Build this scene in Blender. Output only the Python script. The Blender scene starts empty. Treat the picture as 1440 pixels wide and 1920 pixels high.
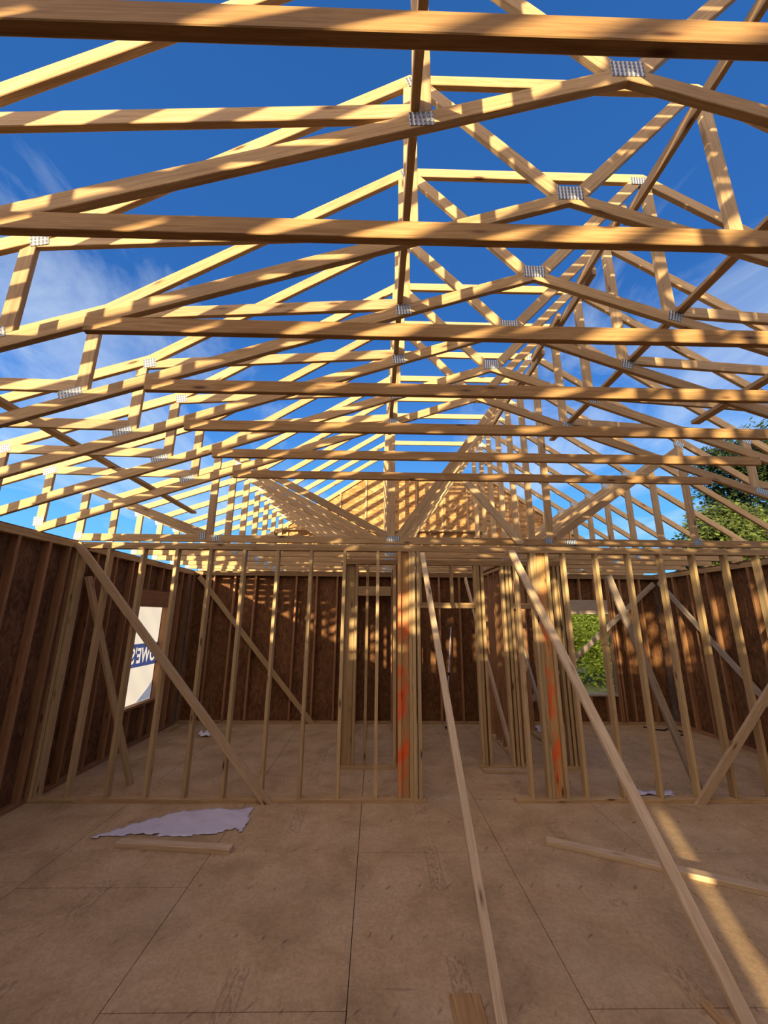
import bpy, bmesh, math, random
from mathutils import Vector as V, Matrix
random.seed(7)
sc = bpy.context.scene
col = sc.collection

# ------------------------------------------------------------------ helpers
def link(o, parent=None):
    col.objects.link(o)
    if parent is not None: o.parent = parent
    return o

def tag(o, label=None, cat=None, group=None, kind=None):
    if label: o['label'] = label
    if cat: o['category'] = cat
    if group: o['group'] = group
    if kind: o['kind'] = kind
    return o

def thing(name, loc=(0, 0, 0), **k):
    o = bpy.data.objects.new(name, None)
    o.empty_display_size = .1
    o.location = loc
    return tag(link(o), **k)

def mesh_obj(name, bm, mat, parent=None):
    me = bpy.data.meshes.new(name)
    bm.normal_update()
    bm.to_mesh(me); bm.free()
    me.materials.append(mat)
    return link(bpy.data.objects.new(name, me), parent)

def beam(name, p0, p1, w, t, nrm, mat, parent=None, clips=(), ch=.003, off=None):
    """length of lumber from p0 to p1: t = size along nrm, w = size across both"""
    p0, p1, n = V(p0), V(p1), V(nrm).normalized()
    d = (p1 - p0).normalized()
    wv = d.cross(n).normalized(); tv = wv.cross(d).normalized()
    a, b = w / 2, t / 2
    pr = [(a, b - ch), (a - ch, b), (-a + ch, b), (-a, b - ch), (-a, -b + ch), (-a + ch, -b), (a - ch, -b), (a, -b + ch)] if ch else [(a, b), (-a, b), (-a, -b), (a, -b)]
    bm = bmesh.new()
    r0 = [bm.verts.new(p0 + wv * x + tv * y) for x, y in pr]
    r1 = [bm.verts.new(p1 + wv * x + tv * y) for x, y in pr]
    n_ = len(pr)
    for i in range(n_):
        j = (i + 1) % n_
        bm.faces.new((r0[i], r0[j], r1[j], r1[i]))
    bm.faces.new(r0[::-1]); bm.faces.new(r1)
    for co, no in clips:
        g = bm.verts[:] + bm.edges[:] + bm.faces[:]
        r = bmesh.ops.bisect_plane(bm, geom=g, plane_co=V(co), plane_no=V(no), clear_outer=True)
        eds = [e for e in r['geom_cut'] if isinstance(e, bmesh.types.BMEdge)]
        if eds: bmesh.ops.edgenet_fill(bm, edges=eds)
    bmesh.ops.recalc_face_normals(bm, faces=bm.faces[:])
    uv = bm.loops.layers.uv.new('UVMap')
    o_ = random.uniform(0, 40) if off is None else off
    for f in bm.faces:
        for l in f.loops:
            q = l.vert.co - p0
            l[uv].uv = (q.dot(d) + o_, q.dot(wv) + q.dot(tv))
    return mesh_obj(name, bm, mat, parent)

def box(name, lo, hi, mat, parent=None, grain=None, ch=.003, off=None):
    lo, hi = V(lo), V(hi); s = hi - lo; c = (lo + hi) / 2
    ax = max(range(3), key=lambda i: s[i]) if grain is None else grain
    d = V((0, 0, 0)); d[ax] = s[ax] / 2
    n = V((0, 0, 0)); k = (ax + 1) % 3; m = (ax + 2) % 3
    n[k] = 1
    return beam(name, c - d, c + d, s[m], s[k], n, mat, parent, ch=ch, off=off)

def copy_tree(o, parent=None):
    c = o.copy(); col.objects.link(c)
    if parent is not None: c.parent = parent
    for ch in list(o.children): copy_tree(ch, c)
    return c

# ------------------------------------------------------------------ materials
def new_mat(name):
    m = bpy.data.materials.new(name); m.use_nodes = True
    nt = m.node_tree; b = nt.nodes['Principled BSDF']
    return m, nt, nt.nodes, nt.links, b

def math_n(N, L, op, a, b=None, c=None, clamp=False):
    n = N.new('ShaderNodeMath'); n.operation = op; n.use_clamp = clamp
    for i, x in enumerate((a, b, c)):
        if x is None: continue
        if isinstance(x, (int, float)): n.inputs[i].default_value = x
        else: L.new(x, n.inputs[i])
    return n.outputs[0]

def ramp(N, L, fac, stops):
    r = N.new('ShaderNodeValToRGB'); L.new(fac, r.inputs[0])
    e = r.color_ramp.elements
    e[0].position, e[0].color = stops[0][0], (*stops[0][1], 1)
    e[1].position, e[1].color = stops[-1][0], (*stops[-1][1], 1)
    for p, c in stops[1:-1]:
        x = e.new(p); x.color = (*c, 1)
    return r.outputs[0]

def mixc(N, L, f, a, b, mode='MIX'):
    m = N.new('ShaderNodeMix'); m.data_type = 'RGBA'; m.blend_type = mode
    for s, x in ((0, f), (6, a), (7, b)):
        if isinstance(x, (int, float)): m.inputs[s].default_value = x
        elif isinstance(x, tuple): m.inputs[s].default_value = (*x, 1)
        else: L.new(x, m.inputs[s])
    return m.outputs[2]

def uvxyz(N, L, su, sv, rnd=None, k=37.0):
    uv = N.new('ShaderNodeUVMap'); s = N.new('ShaderNodeSeparateXYZ'); L.new(uv.outputs[0], s.inputs[0])
    c = N.new('ShaderNodeCombineXYZ')
    L.new(math_n(N, L, 'MULTIPLY', s.outputs[0], su), c.inputs[0])
    L.new(math_n(N, L, 'MULTIPLY', s.outputs[1], sv), c.inputs[1])
    if rnd is not None: L.new(math_n(N, L, 'MULTIPLY', rnd, k), c.inputs[2])
    return c.outputs[0], s

def noise(N, L, vec, scale, detail=2, rough=.5, dist=0):
    n = N.new('ShaderNodeTexNoise'); n.inputs['Scale'].default_value = scale
    n.inputs['Detail'].default_value = detail; n.inputs['Roughness'].default_value = rough
    n.inputs['Distortion'].default_value = dist
    L.new(vec, n.inputs['Vector']); return n.outputs['Fac']

def wood(name, light=(.62, .435, .225), dark=(.42, .26, .115), weather=(.36, .245, .145), spray=False, stamp=False):
    m, nt, N, L, b = new_mat(name)
    oi = N.new('ShaderNodeObjectInfo'); R = oi.outputs['Random']
    v1, s = uvxyz(N, L, 1.0, 16.0, R)
    g = noise(N, L, v1, 3.0, 4, .6, 1.2)
    c = ramp(N, L, g, [(.30, dark), (.47, tuple((x + y) / 2 for x, y in zip(light, dark))), (.62, light)])
    v2, _ = uvxyz(N, L, .8, 70.0, R)
    fine = noise(N, L, v2, 3.0, 2, .5, .3)
    c = mixc(N, L, .35, c, ramp(N, L, fine, [(.3, (.45, .38, .3)), (.65, (1, 1, 1))]), 'MULTIPLY')
    # tone differs from one length of lumber to the next
    tone = ramp(N, L, R, [(0, (.72, .66, .60)), (.5, (.95, .92, .88)), (1, (1.08, 1.04, 1.0))])
    c = mixc(N, L, .8, c, tone, 'MULTIPLY')
    # weathered patches
    v3, _ = uvxyz(N, L, 1.0, 5.0, R, 91)
    wz = noise(N, L, v3, 1.4, 2)
    c = mixc(N, L, ramp(N, L, wz, [(.52, (0, 0, 0)), (.72, (.55, .55, .55))]), c, weather)
    # knots
    v4, _ = uvxyz(N, L, 2.1, 9.0, R, 13)
    vo = N.new('ShaderNodeTexVoronoi'); L.new(v4, vo.inputs['Vector']); vo.inputs['Scale'].default_value = 1.0
    kn = ramp(N, L, vo.outputs['Distance'], [(.06, (1, 1, 1)), (.115, (.3, .3, .3)), (.18, (0, 0, 0))])
    c = mixc(N, L, kn, c, (.10, .045, .018))
    if spray:
        v5, sp = uvxyz(N, L, 1.0, 3.0, None)
        q = noise(N, L, v5, 3.3, 3, .6)
        msk = ramp(N, L, q, [(.46, (0, 0, 0)), (.55, (.45, .45, .45)), (.64, (.9, .9, .9))])
        lowm = ramp(N, L, math_n(N, L, 'MULTIPLY', sp.outputs[0], .4), [(0.0, (0, 0, 0)), (.1, (1, 1, 1)), (.82, (1, 1, 1)), (.92, (0, 0, 0))])
        c = mixc(N, L, math_n(N, L, 'MULTIPLY', msk, lowm), c, (.88, .12, .02))
    if stamp:
        v6, sp = uvxyz(N, L, 1.0, 1.0, None)
        u = math_n(N, L, 'FRACT', math_n(N, L, 'MULTIPLY', sp.outputs[0], 1 / 1.23))
        near = math_n(N, L, 'LESS_THAN', math_n(N, L, 'ABSOLUTE', math_n(N, L, 'SUBTRACT', u, .5)), .03)
        st = math_n(N, L, 'GREATER_THAN', math_n(N, L, 'SINE', math_n(N, L, 'MULTIPLY', sp.outputs[0], 420)), .2)
        ac = math_n(N, L, 'LESS_THAN', math_n(N, L, 'ABSOLUTE', math_n(N, L, 'SUBTRACT', sp.outputs[1], .02)), .012)
        c = mixc(N, L, math_n(N, L, 'MULTIPLY', math_n(N, L, 'MULTIPLY', near, st), math_n(N, L, 'MULTIPLY', ac, .7)), c, (.09, .055, .035))
    L.new(c, b.inputs['Base Color'])
    b.inputs['Roughness'].default_value = .62
    b.inputs['Specular IOR Level'].default_value = .25
    bp = N.new('ShaderNodeBump'); bp.inputs['Strength'].default_value = .25; bp.inputs['Distance'].default_value = .002
    L.new(fine, bp.inputs['Height']); L.new(bp.outputs[0], b.inputs['Normal'])
    return m

def osb(name, c0, c1, c2, sx=9.0, sy=30.0, blot=None, rough=.8):
    m, nt, N, L, b = new_mat(name)
    oi = N.new('ShaderNodeObjectInfo')
    v, s = uvxyz(N, L, sx, sy, oi.outputs['Random'])
    nz = N.new('ShaderNodeTexNoise'); L.new(v, nz.inputs['Vector']); nz.inputs['Scale'].default_value = .35; nz.inputs['Detail'].default_value = 2
    w = N.new('ShaderNodeVectorMath'); w.operation = 'MULTIPLY_ADD'
    L.new(nz.outputs['Color'], w.inputs[0]); w.inputs[1].default_value = (5, 5, 5); L.new(v, w.inputs[2])
    vo = N.new('ShaderNodeTexVoronoi'); L.new(w.outputs[0], vo.inputs['Vector']); vo.inputs['Scale'].default_value = 1.0
    sp = N.new('ShaderNodeSeparateColor'); L.new(vo.outputs['Color'], sp.inputs[0])
    c = ramp(N, L, sp.outputs[0], [(0, c0), (.5, c1), (1, c2)])
    v2, _ = uvxyz(N, L, 1, 1)
    bl = noise(N, L, v2, 1.6, 5, .65)
    c = mixc(N, L, .8, c, ramp(N, L, bl, [(.35, (.72, .66, .6)), (.6, (1.08, 1.05, 1.0))]), 'MULTIPLY')
    if blot:
        c = mixc(N, L, ramp(N, L, noise(N, L, v2, 5, 3), [(.62, (0, 0, 0)), (.75, (.5, .5, .5))]), c, blot)
    L.new(c, b.inputs['Base Color']); b.inputs['Roughness'].default_value = rough
    b.inputs['Specular IOR Level'].default_value = .2
    bp = N.new('ShaderNodeBump'); bp.inputs['Strength'].default_value = .3; bp.inputs['Distance'].default_value = .002
    L.new(sp.outputs[1], bp.inputs['Height']); L.new(bp.outputs[0], b.inputs['Normal'])
    return m

def floor_mat():
    m, nt, N, L, b = new_mat('floor_panel_board')
    g = N.new('ShaderNodeNewGeometry'); s = N.new('ShaderNodeSeparateXYZ'); L.new(g.outputs['Position'], s.inputs[0])
    P = g.outputs['Position']
    n1 = noise(N, L, P, 2.2, 6, .65, .5)
    n2 = noise(N, L, P, 38, 3, .6, 1.0)
    c = ramp(N, L, n1, [(.30, (.36, .245, .125)), (.5, (.48, .335, .18)), (.72, (.58, .42, .24))])
    c = mixc(N, L, .55, c, ramp(N, L, n2, [(.35, (.74, .68, .62)), (.62, (1.1, 1.07, 1.04))]), 'MULTIPLY')
    n3 = noise(N, L, P, 1.1, 3, .5)
    c = mixc(N, L, ramp(N, L, n3, [(.5, (0, 0, 0)), (.75, (.35, .35, .35))]), c, (.41, .32, .21))
    # printed marks running down the middle of each sheet
    cm = N.new('ShaderNodeCombineXYZ')
    fx = math_n(N, L, 'FRACT', math_n(N, L, 'MULTIPLY', math_n(N, L, 'ADD', s.outputs[0], 12.32), 1 / 1.22))
    band = math_n(N, L, 'LESS_THAN', math_n(N, L, 'ABSOLUTE', math_n(N, L, 'SUBTRACT', fx, .5)), .042)
    edge = math_n(N, L, 'LESS_THAN', math_n(N, L, 'ABSOLUTE', math_n(N, L, 'SUBTRACT', math_n(N, L, 'ABSOLUTE', math_n(N, L, 'SUBTRACT', fx, .5)), .042)), .0035)
    L.new(math_n(N, L, 'MULTIPLY', s.outputs[0], 60), cm.inputs[0]); L.new(math_n(N, L, 'MULTIPLY', s.outputs[1], 22), cm.inputs[1])
    dz = noise(N, L, cm.outputs[0], 1.0, 1, .4)
    dash = math_n(N, L, 'GREATER_THAN', dz, .53)
    cm2 = N.new('ShaderNodeCombineXYZ'); L.new(math_n(N, L, 'FLOOR', math_n(N, L, 'MULTIPLY', math_n(N, L, 'ADD', s.outputs[0], 12.32), 1 / 1.22)), cm2.inputs[0]); L.new(s.outputs[1], cm2.inputs[1])
    gate = math_n(N, L, 'GREATER_THAN', noise(N, L, cm2.outputs[0], 1.7, 0), .5)
    mk = math_n(N, L, 'MULTIPLY', math_n(N, L, 'MULTIPLY', band, dash), gate)
    mk = math_n(N, L, 'MAXIMUM', mk, math_n(N, L, 'MULTIPLY', edge, gate))
    c = mixc(N, L, math_n(N, L, 'MULTIPLY', mk, .32), c, (.13, .075, .045))
    # nail heads and scuffs
    jit = noise(N, L, P, 2.7, 2); jit2 = noise(N, L, P, 14, 2)
    gx = math_n(N, L, 'MULTIPLY', math_n(N, L, 'SUBTRACT', math_n(N, L, 'FRACT', math_n(N, L, 'ADD', math_n(N, L, 'MULTIPLY', s.outputs[0], 1 / .203), math_n(N, L, 'MULTIPLY', jit, 1.6))), .5), .203)
    gy = math_n(N, L, 'MULTIPLY', math_n(N, L, 'SUBTRACT', math_n(N, L, 'FRACT', math_n(N, L, 'ADD', math_n(N, L, 'MULTIPLY', s.outputs[1], 1 / .488), math_n(N, L, 'MULTIPLY', jit, .35))), .5), .488)
    sh = math_n(N, L, 'ADD', gx, math_n(N, L, 'MULTIPLY', gy, -.55))
    dd = math_n(N, L, 'SQRT', math_n(N, L, 'ADD', math_n(N, L, 'MULTIPLY', math_n(N, L, 'MULTIPLY', sh, sh), 3.2), math_n(N, L, 'MULTIPLY', math_n(N, L, 'MULTIPLY', gy, gy), .45)))
    dd = math_n(N, L, 'ADD', dd, math_n(N, L, 'MULTIPLY', jit2, .05))
    c = mixc(N, L, ramp(N, L, dd, [(.022, (.8, .8, .8)), (.034, (.35, .35, .35)), (.046, (0, 0, 0))]), c, (.14, .085, .055))
    mp = N.new('ShaderNodeMapping'); mp.inputs['Rotation'].default_value = (0, 0, .5); mp.inputs['Scale'].default_value = (2, 22, 1); L.new(P, mp.inputs[0])
    sn = noise(N, L, mp.outputs[0], 1.0, 2)
    c = mixc(N, L, ramp(N, L, sn, [(.72, (0, 0, 0)), (.78, (.5, .5, .5))]), c, (.15, .09, .06))
    L.new(c, b.inputs['Base Color']); b.inputs['Roughness'].default_value = .75; b.inputs['Specular IOR Level'].default_value = .25
    bp = N.new('ShaderNodeBump'); bp.inputs['Strength'].default_value = .25; bp.inputs['Distance'].default_value = .003
    L.new(n2, bp.inputs['Height']); L.new(bp.outputs[0], b.inputs['Normal'])
    return m

def plain(name, c, rough=.7, metal=0.0, spec=.3, var=.0, scale=8):
    m, nt, N, L, b = new_mat(name)
    if var:
        g = N.new('ShaderNodeTexCoord')
        n = noise(N, L, g.outputs['Object'], scale, 4, .6)
        cc = ramp(N, L, n, [(.3, tuple(x * (1 - var) for x in c)), (.7, tuple(min(1, x * (1 + var)) for x in c))])
        L.new(cc, b.inputs['Base Color'])
    else:
        b.inputs['Base Color'].default_value = (*c, 1)
    b.inputs['Roughness'].default_value = rough; b.inputs['Metallic'].default_value = metal
    b.inputs['Specular IOR Level'].default_value = spec
    return m

def plate_mat():
    m, nt, N, L, b = new_mat('galvanised_steel')
    v, s = uvxyz(N, L, 1, 1)
    a = math_n(N, L, 'SINE', math_n(N, L, 'MULTIPLY', s.outputs[0], 2 * math.pi / .022))
    slot = math_n(N, L, 'GREATER_THAN', a, .35)
    bb = math_n(N, L, 'GREATER_THAN', math_n(N, L, 'SINE', math_n(N, L, 'MULTIPLY', s.outputs[1], 2 * math.pi / .026)), -.6)
    k = math_n(N, L, 'MULTIPLY', slot, bb)
    nz = noise(N, L, v, 90, 2)
    c = mixc(N, L, math_n(N, L, 'MULTIPLY', k, .75), ramp(N, L, nz, [(.35, (.30, .32, .34)), (.65, (.47, .49, .51))]), (.05, .05, .055))
    L.new(c, b.inputs['Base Color'])
    b.inputs['Metallic'].default_value = .55; b.inputs['Roughness'].default_value = .42
    bp = N.new('ShaderNodeBump'); bp.inputs['Strength'].default_value = .8; bp.inputs['Distance'].default_value = .003
    L.new(a, bp.inputs['Height']); L.new(bp.outputs[0], b.inputs['Normal'])
    return m

M = dict(
    truss=wood('truss_pine'),
    web=wood('truss_web_pine', (.60, .43, .24), (.42, .275, .135)),
    tie=wood('tie_board_pine', (.56, .355, .155), (.38, .215, .08), (.32, .19, .09)),
    stud=wood('stud_pine', (.60, .45, .24), (.46, .32, .15), (.40, .29, .16), stamp=True),
    spray=wood('spray_marked_pine', (.66, .42, .18), (.50, .29, .10), spray=True),
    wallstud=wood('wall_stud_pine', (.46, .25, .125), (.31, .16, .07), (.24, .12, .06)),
    plate=wood('plate_pine', (.58, .415, .215), (.42, .27, .12)),
    brace=wood('brace_pine', (.70, .55, .36), (.54, .39, .22), (.45, .34, .22)),
    grey=wood('grey_brace_pine', (.55, .47, .38), (.38, .32, .25), (.33, .29, .25)),
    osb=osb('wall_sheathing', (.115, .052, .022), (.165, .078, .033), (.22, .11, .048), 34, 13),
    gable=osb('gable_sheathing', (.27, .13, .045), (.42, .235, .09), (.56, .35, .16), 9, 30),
    floor=floor_mat(),
    seam=plain('seam_dark_board', (.06, .06, .045), .9),  # dark board showing through the gaps between floor panels
    steel=plate_mat(),
)

# ------------------------------------------------------------------ trusses
PX, PZ = 1.21, 4.47            # underside of the scissor peak
SL, SR = .345, .362
XL, XR = -3.62, 5.65           # inner faces of side walls
BASE = 2.80
W, T = .089, .038
def dk(k): return 1.4106 + .6096 * k
Y0 = -.011                     # truss centre plane against dk

def in_plane(name, a, b, mat, parent, clips=(), w=W, t=T, dy=0.0):
    a = (a[0], Y0 + dy, a[1] - BASE); b = (b[0], Y0 + dy, b[1] - BASE)
    cl = [((x, 0, z - BASE), (nx, 0, nz)) for (x, z, nx, nz) in clips]
    return beam(name, a, b, w, t, (0, 1, 0), mat, parent, cl)

def plate(a, w, h, parent, rot=0.0, side=-1):
    y = Y0 - T / 2 - .0012
    c = V((a[0], y, a[1] - BASE)); d = V((math.cos(rot), 0, math.sin(rot)))
    return beam('connector_plate', c - d * w / 2, c + d * w / 2, h, .0022, (0, 1, 0), M['steel'], parent, ch=0, off=0)

def uline(p, q, side):
    """clip entry: removes what lies above (side=1) or below (-1) the line p-q"""
    dx, dz = q[0] - p[0], q[1] - p[1]; l = math.hypot(dx, dz)
    n = (-dz / l, dx / l)
    if n[1] < 0: n = (-n[0], -n[1])
    return (p[0], p[1], n[0] * side, n[1] * side)

# centre lines of the top chords
FL, FR = (.20, 5.535), (2.22, 5.535)
KL, KR = (-2.03, 4.115), (4.25, 4.171)
HL, HR = (-3.72, 3.53), (6.40, 2.726)
OL, OR = (-4.25, 3.345), (6.55, 2.625)

def top_chords(root, k6=False):
    t = M['truss']; f = W / 2
    b = lambda p, q, r: None
    def bis(p, q, r):      # bisecting plane at q between p-q and q-r, normal pointing from p to r
        u = (V((q[0] - p[0], q[1] - p[1])).normalized() + V((r[0] - q[0], r[1] - q[1])).normalized()).normalized()
        return u
    def seg(a, b_, prev, nxt, nm='top_chord'):
        e = .12; d = (V(b_) - V(a)).normalized()
        a2 = V(a) - d * (e if prev else 0); b2 = V(b_) + d * (e if nxt else 0)
        cl = []
        if prev: u = bis(prev, a, b_); cl.append((a[0], a[1], -u[0], -u[1]))
        if nxt: u = bis(a, b_, nxt); cl.append((b_[0], b_[1], u[0], u[1]))
        in_plane(nm, a2, b2, t, root, cl)
    if not k6:
        seg(OL, KL, None, FL); seg(KR, OR, FR, None)
    else:
        seg(HL, KL, None, FL); seg(KR, HR, FR, None)
    seg(KL, FL, OL, FR); seg(FL, FR, KL, KR); seg(FR, KR, FL, OR)
    # lines along undersides of chords, for trimming webs
TOPCL = [uline((KL[0], KL[1] - .052), (FL[0], FL[1] - .052), 1), uline((FL[0], FL[1] - W / 2), (FR[0], FR[1] - W / 2), 1),
         uline((FR[0], FR[1] - .052), (KR[0], KR[1] - .053), 1)]
LOWL = uline((OL[0], OL[1] - .045), (KL[0], KL[1] - .047), 1)
LOWR = uline((OR[0], OR[1] - .053), (KR[0], KR[1] - .053), 1)

def lz(x): return PZ - SL * (PX - x) if x < PX else PZ - SR * (x - PX)
def lowtop(x): return lz(x) + .0945

def scissor():
    r = thing('roof_truss', (0, 0, BASE))
    top_chords(r)
    wm = M['web']
    # scissor bottom chords
    aL, aR = math.atan(SL), math.atan(SR)
    xl, xr = XL - .1, XR + .1
    off = lambda x, a: lz(x) + W / 2 / math.cos(a)
    in_plane('bottom_chord', (xl, off(xl, aL)), (PX + .1, off(PX, aL) + .1 * SL), M['truss'], r, [(PX, PZ, 1, 0)])
    in_plane('bottom_chord', (PX - .1, off(PX, aR) + .1 * SR), (xr, off(xr, aR)), M['truss'], r, [(PX, PZ, -1, 0)])
    CL = uline((xl, lowtop(xl)), (PX, lowtop(PX)), -1); CR = uline((xr, lowtop(xr)), (PX, lowtop(PX)), -1)
    t3 = TOPCL
    # inner verticals
    in_plane('web', (.19, 4.0), (.19, 5.6), wm, r, [CL, t3[0], t3[1]], t=.036)
    in_plane('web', (2.24, 4.0), (2.24, 5.6), wm, r, [CR, t3[1], t3[2]], t=.036)
    # V webs from the scissor peak
    in_plane('web', (PX - .02, 4.50), (.24, 5.53), wm, r, [CL, t3[1], (.235, 5, -1, 0)], t=.034)
    in_plane('web', (PX + .02, 4.50), (2.19, 5.53), wm, r, [CR, t3[1], (2.195, 5, 1, 0)], t=.034)
    # long nearly level webs
    in_plane('web', (.20, 4.225), (-2.2, 4.06), wm, r, [CL, LOWL, t3[0], (.145, 4, 1, 0)], t=.034)
    in_plane('web', (2.20, 4.215), (4.6, 4.06), wm, r, [CR, LOWR, t3[2], (2.285, 4, -1, 0)], t=.034)
    # kink verticals
    in_plane('web', (-2.09, 3.3), (-2.09, 4.2), wm, r, [CL, LOWL, t3[0]], t=.036)
    in_plane('web', (4.42, 3.2), (4.42, 4.2), wm, r, [CR, LOWR, t3[2]], t=.036)
    # short webs to the heels
    in_plane('web', (-2.1, 3.475), (-3.72, 3.50), wm, r, [CL, LOWL, (-2.135, 3, 1, 0), (-3.66, 3, -1, 0)], t=.034)
    in_plane('web', (4.42, 3.45), (5.75, 3.30), wm, r, [CR, LOWR, (4.465, 3, -1, 0), (5.66, 3, 1, 0)], t=.034)
    # heel verticals
    in_plane('web', (-3.70, 2.8), (-3.70, 3.7), wm, r, [CL, LOWL], t=.036)
    in_plane('web', (5.70, 2.8), (5.70, 3.7), wm, r, [CR, LOWR], t=.036)
    plate((PX, 4.545), .165, .105, r)
    plate((.185, 4.165), .115, .085, r, .1); plate((2.26, 4.16), .10, .085, r, -.25)
    plate((-2.03, 4.075), .105, .085, r, .2); plate((4.43, 4.0), .105, .085, r, -.5)
    plate((-2.16, 3.415), .16, .065, r, .33); plate((4.46, 3.36), .14, .07, r, -.34)
    plate((-3.71, 3.49), .15, .085, r, .3); plate((-3.71, 2.90), .11, .10, r, .05)
    plate((5.70, 3.12), .13, .085, r, -.5)
    plate((.22, 5.515), .10, .085, r, .3); plate((2.19, 5.505), .15, .075, r, -.05)
    return r

def flat_truss(first=False):
    r = thing('roof_truss', (0, 0, BASE))
    top_chords(r, True)
    wm = M['web']; zb = BASE + W
    in_plane('bottom_chord', (XL - .1, BASE + W / 2), (PX, BASE + W / 2), M['truss'], r)
    in_plane('bottom_chord', (PX, BASE + W / 2), (XR + .1, BASE + W / 2), M['truss'], r)
    B = (0, zb, 0, -1); t3 = TOPCL
    in_plane('web', (.19, 2.8), (.19, 5.6), wm, r, [B, t3[0], t3[1]], t=.036)
    in_plane('web', (2.21, 2.8), (2.21, 5.6), wm, r, [B, t3[1], t3[2]], t=.036)
    in_plane('web', (.27, 2.88), (2.17, 5.52), wm, r, [B, t3[1], (2.165, 5, 1, 0), (.235, 3, -1, 0)], t=.034)
    in_plane('web', (-2.1, 4.07), (.13, 2.90), wm, r, [B, LOWL, t3[0], (.145, 3, 1, 0)], t=.034)
    in_plane('web', (4.11, 4.17), (2.27, 2.90), wm, r, [B, LOWR, t3[2], (2.255, 3, -1, 0)], t=.034)
    in_plane('web', (-2.09, 2.8), (-2.09, 4.2), wm, r, [B, LOWL, t3[0]], t=.036)
    in_plane('web', (4.08, 2.8), (4.08, 4.4), wm, r, [B, LOWR, t3[2]], t=.036)
    in_plane('web', (-3.68, 3.47), (-2.14, 2.90), wm, r, [B, LOWL, (-2.135, 3, 1, 0), (-3.67, 3, -1, 0)], t=.034)
    in_plane('web', (-3.70, 2.8), (-3.70, 3.7), wm, r, [B, LOWL, (0, 0, 0, -1)][:2], t=.036)
    in_plane('web', (5.70, 2.8), (5.70, 3.7), wm, r, [B, LOWR], t=.036)
    plate((.21, 2.865), .17, .065, r); plate((2.18, 2.86), .10, .07, r); plate((2.46, 2.845), .13, .06, r)
    plate((-2.17, 2.87), .08, .085, r); plate((-2.0, 2.85), .11, .07, r)
    plate((4.09, 2.865), .11, .07, r); plate((-3.71, 3.46), .15, .085, r, .3); plate((-3.70, 2.86), .10, .09, r)
    plate((-2.03, 4.075), .105, .085, r, .2); plate((4.09, 4.21), .12, .085, r, -.5)
    plate((.22, 5.515), .10, .085, r, .3); plate((2.19, 5.505), .15, .075, r, -.05)
    return r

ORD = ['first', 'second', 'third', 'fourth', 'fifth', 'sixth', 'seventh', 'eighth']
sp = scissor(); used = False
for k in range(5, -5, -1):
    o = sp if k == 5 else copy_tree(sp)
    o.location = (0, dk(k), BASE)
    if k > -2:
        n = ORD[5 - k]
        lab = f'{n} vaulted pine roof truss counted from the stud partition towards the viewer'
    else:  # out of view, added for the shadow bands they cast forward
        lab = 'unseen vaulted pine roof truss added behind the viewer to cast shadow bands'
    tag(o, label=lab, cat='roof truss', group='vaulted scissor trusses over the front room')
fp = flat_truss()
for k in list(range(6, 13)) + list(range(-5, -17, -1)):  # those behind the viewer are unseen, added to speckle the sunlight
    o = fp if k == 6 else copy_tree(fp)
    o.location = (0, dk(k), BASE)
    lab = 'unseen flat-bottomed roof truss added behind the viewer to break up the sun' if k < 0 else ('flat-bottomed roof truss standing directly on the stud partition' if k == 6 else
           f'{ORD[k - 7]} flat-bottomed roof truss behind the one standing on the stud partition')
    tag(o, label=lab, cat='roof truss', group='flat-bottomed trusses over the back rooms' if k > 0 else 'added shade trusses behind the viewer')

# tie boards across the vault
for k in range(-1, 6):
    y = dk(k) - .0505
    o = box('tie_board', (-1.63, y - T / 2, 3.425), (3.87, y + T / 2, 3.514), M['tie'])
    lab = ['level tie board nearest the viewer, crossing the very top of the photo'] + \
          [f'level tie board nailed across the {ORD[5 - j]} vaulted truss from the partition' for j in range(0, 6)]
    tag(o, label=lab[k + 1], cat='board', group='level tie boards across the vault')

# long braces running from truss to truss
def lbrace(name, x, z, y0, y1, lab, w=W, t=T, m='web', grp='lengthwise braces tying the trusses'):
    o = beam(name, (x, y0, z), (x, y1, z), w, t, (0, 0, 1), M[m])
    return tag(o, label=lab, cat='brace', group=grp)
lbrace('truss_brace', .155, lowtop(.155) + .055, -1.2, 4.9, 'long brace lying on the vaulted chords just left of the ridge line', w=.042, t=.08)
lbrace('truss_brace', 2.31, lowtop(2.31) + .04, .3, 4.95, 'long brace lying on the vaulted chords right of the peak plates', w=.07, t=.03)
lbrace('truss_brace', -3.03, 3.56, 2.75, 6.6, 'long brace resting on the short heel webs near the left wall')
lbrace('truss_brace', 3.25, lowtop(3.25) + .04, 1.9, 3.75, 'long brace resting on the chords far to the right')
for i, (x, y0, y1) in enumerate([(2.10, .2, 2.66), (2.03, 2.55, 3.32), (2.10, 3.16, 3.93), (2.03, 3.77, 4.54), (2.10, 4.38, 5.15), (2.03, 4.99, 6.4)]):
    where = ['nearest the viewer', 'second from the viewer', 'third from the viewer', 'fourth from the viewer', 'fifth from the viewer', 'farthest from the viewer'][i]
    tag(beam('block_brace', (x - .05 , y0, 5.14), (x - .05, y1, 5.14), T, W, (0, 0, 1), M['web']),
        label=f'short lengthwise brace beside the right-hand inner uprights, {where}', cat='brace', group='short braces between inner uprights')
tag(beam('diagonal_brace', (1.10, 4.955, 3.66), (1.80, 4.955, 2.80), W, T, (0, 1, 0), M['brace'], clips=[((0, 0, 2.80), (0, 0, -1))]),
    label='pale diagonal board slanting down onto the truss over the doorway', cat='brace')

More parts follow.
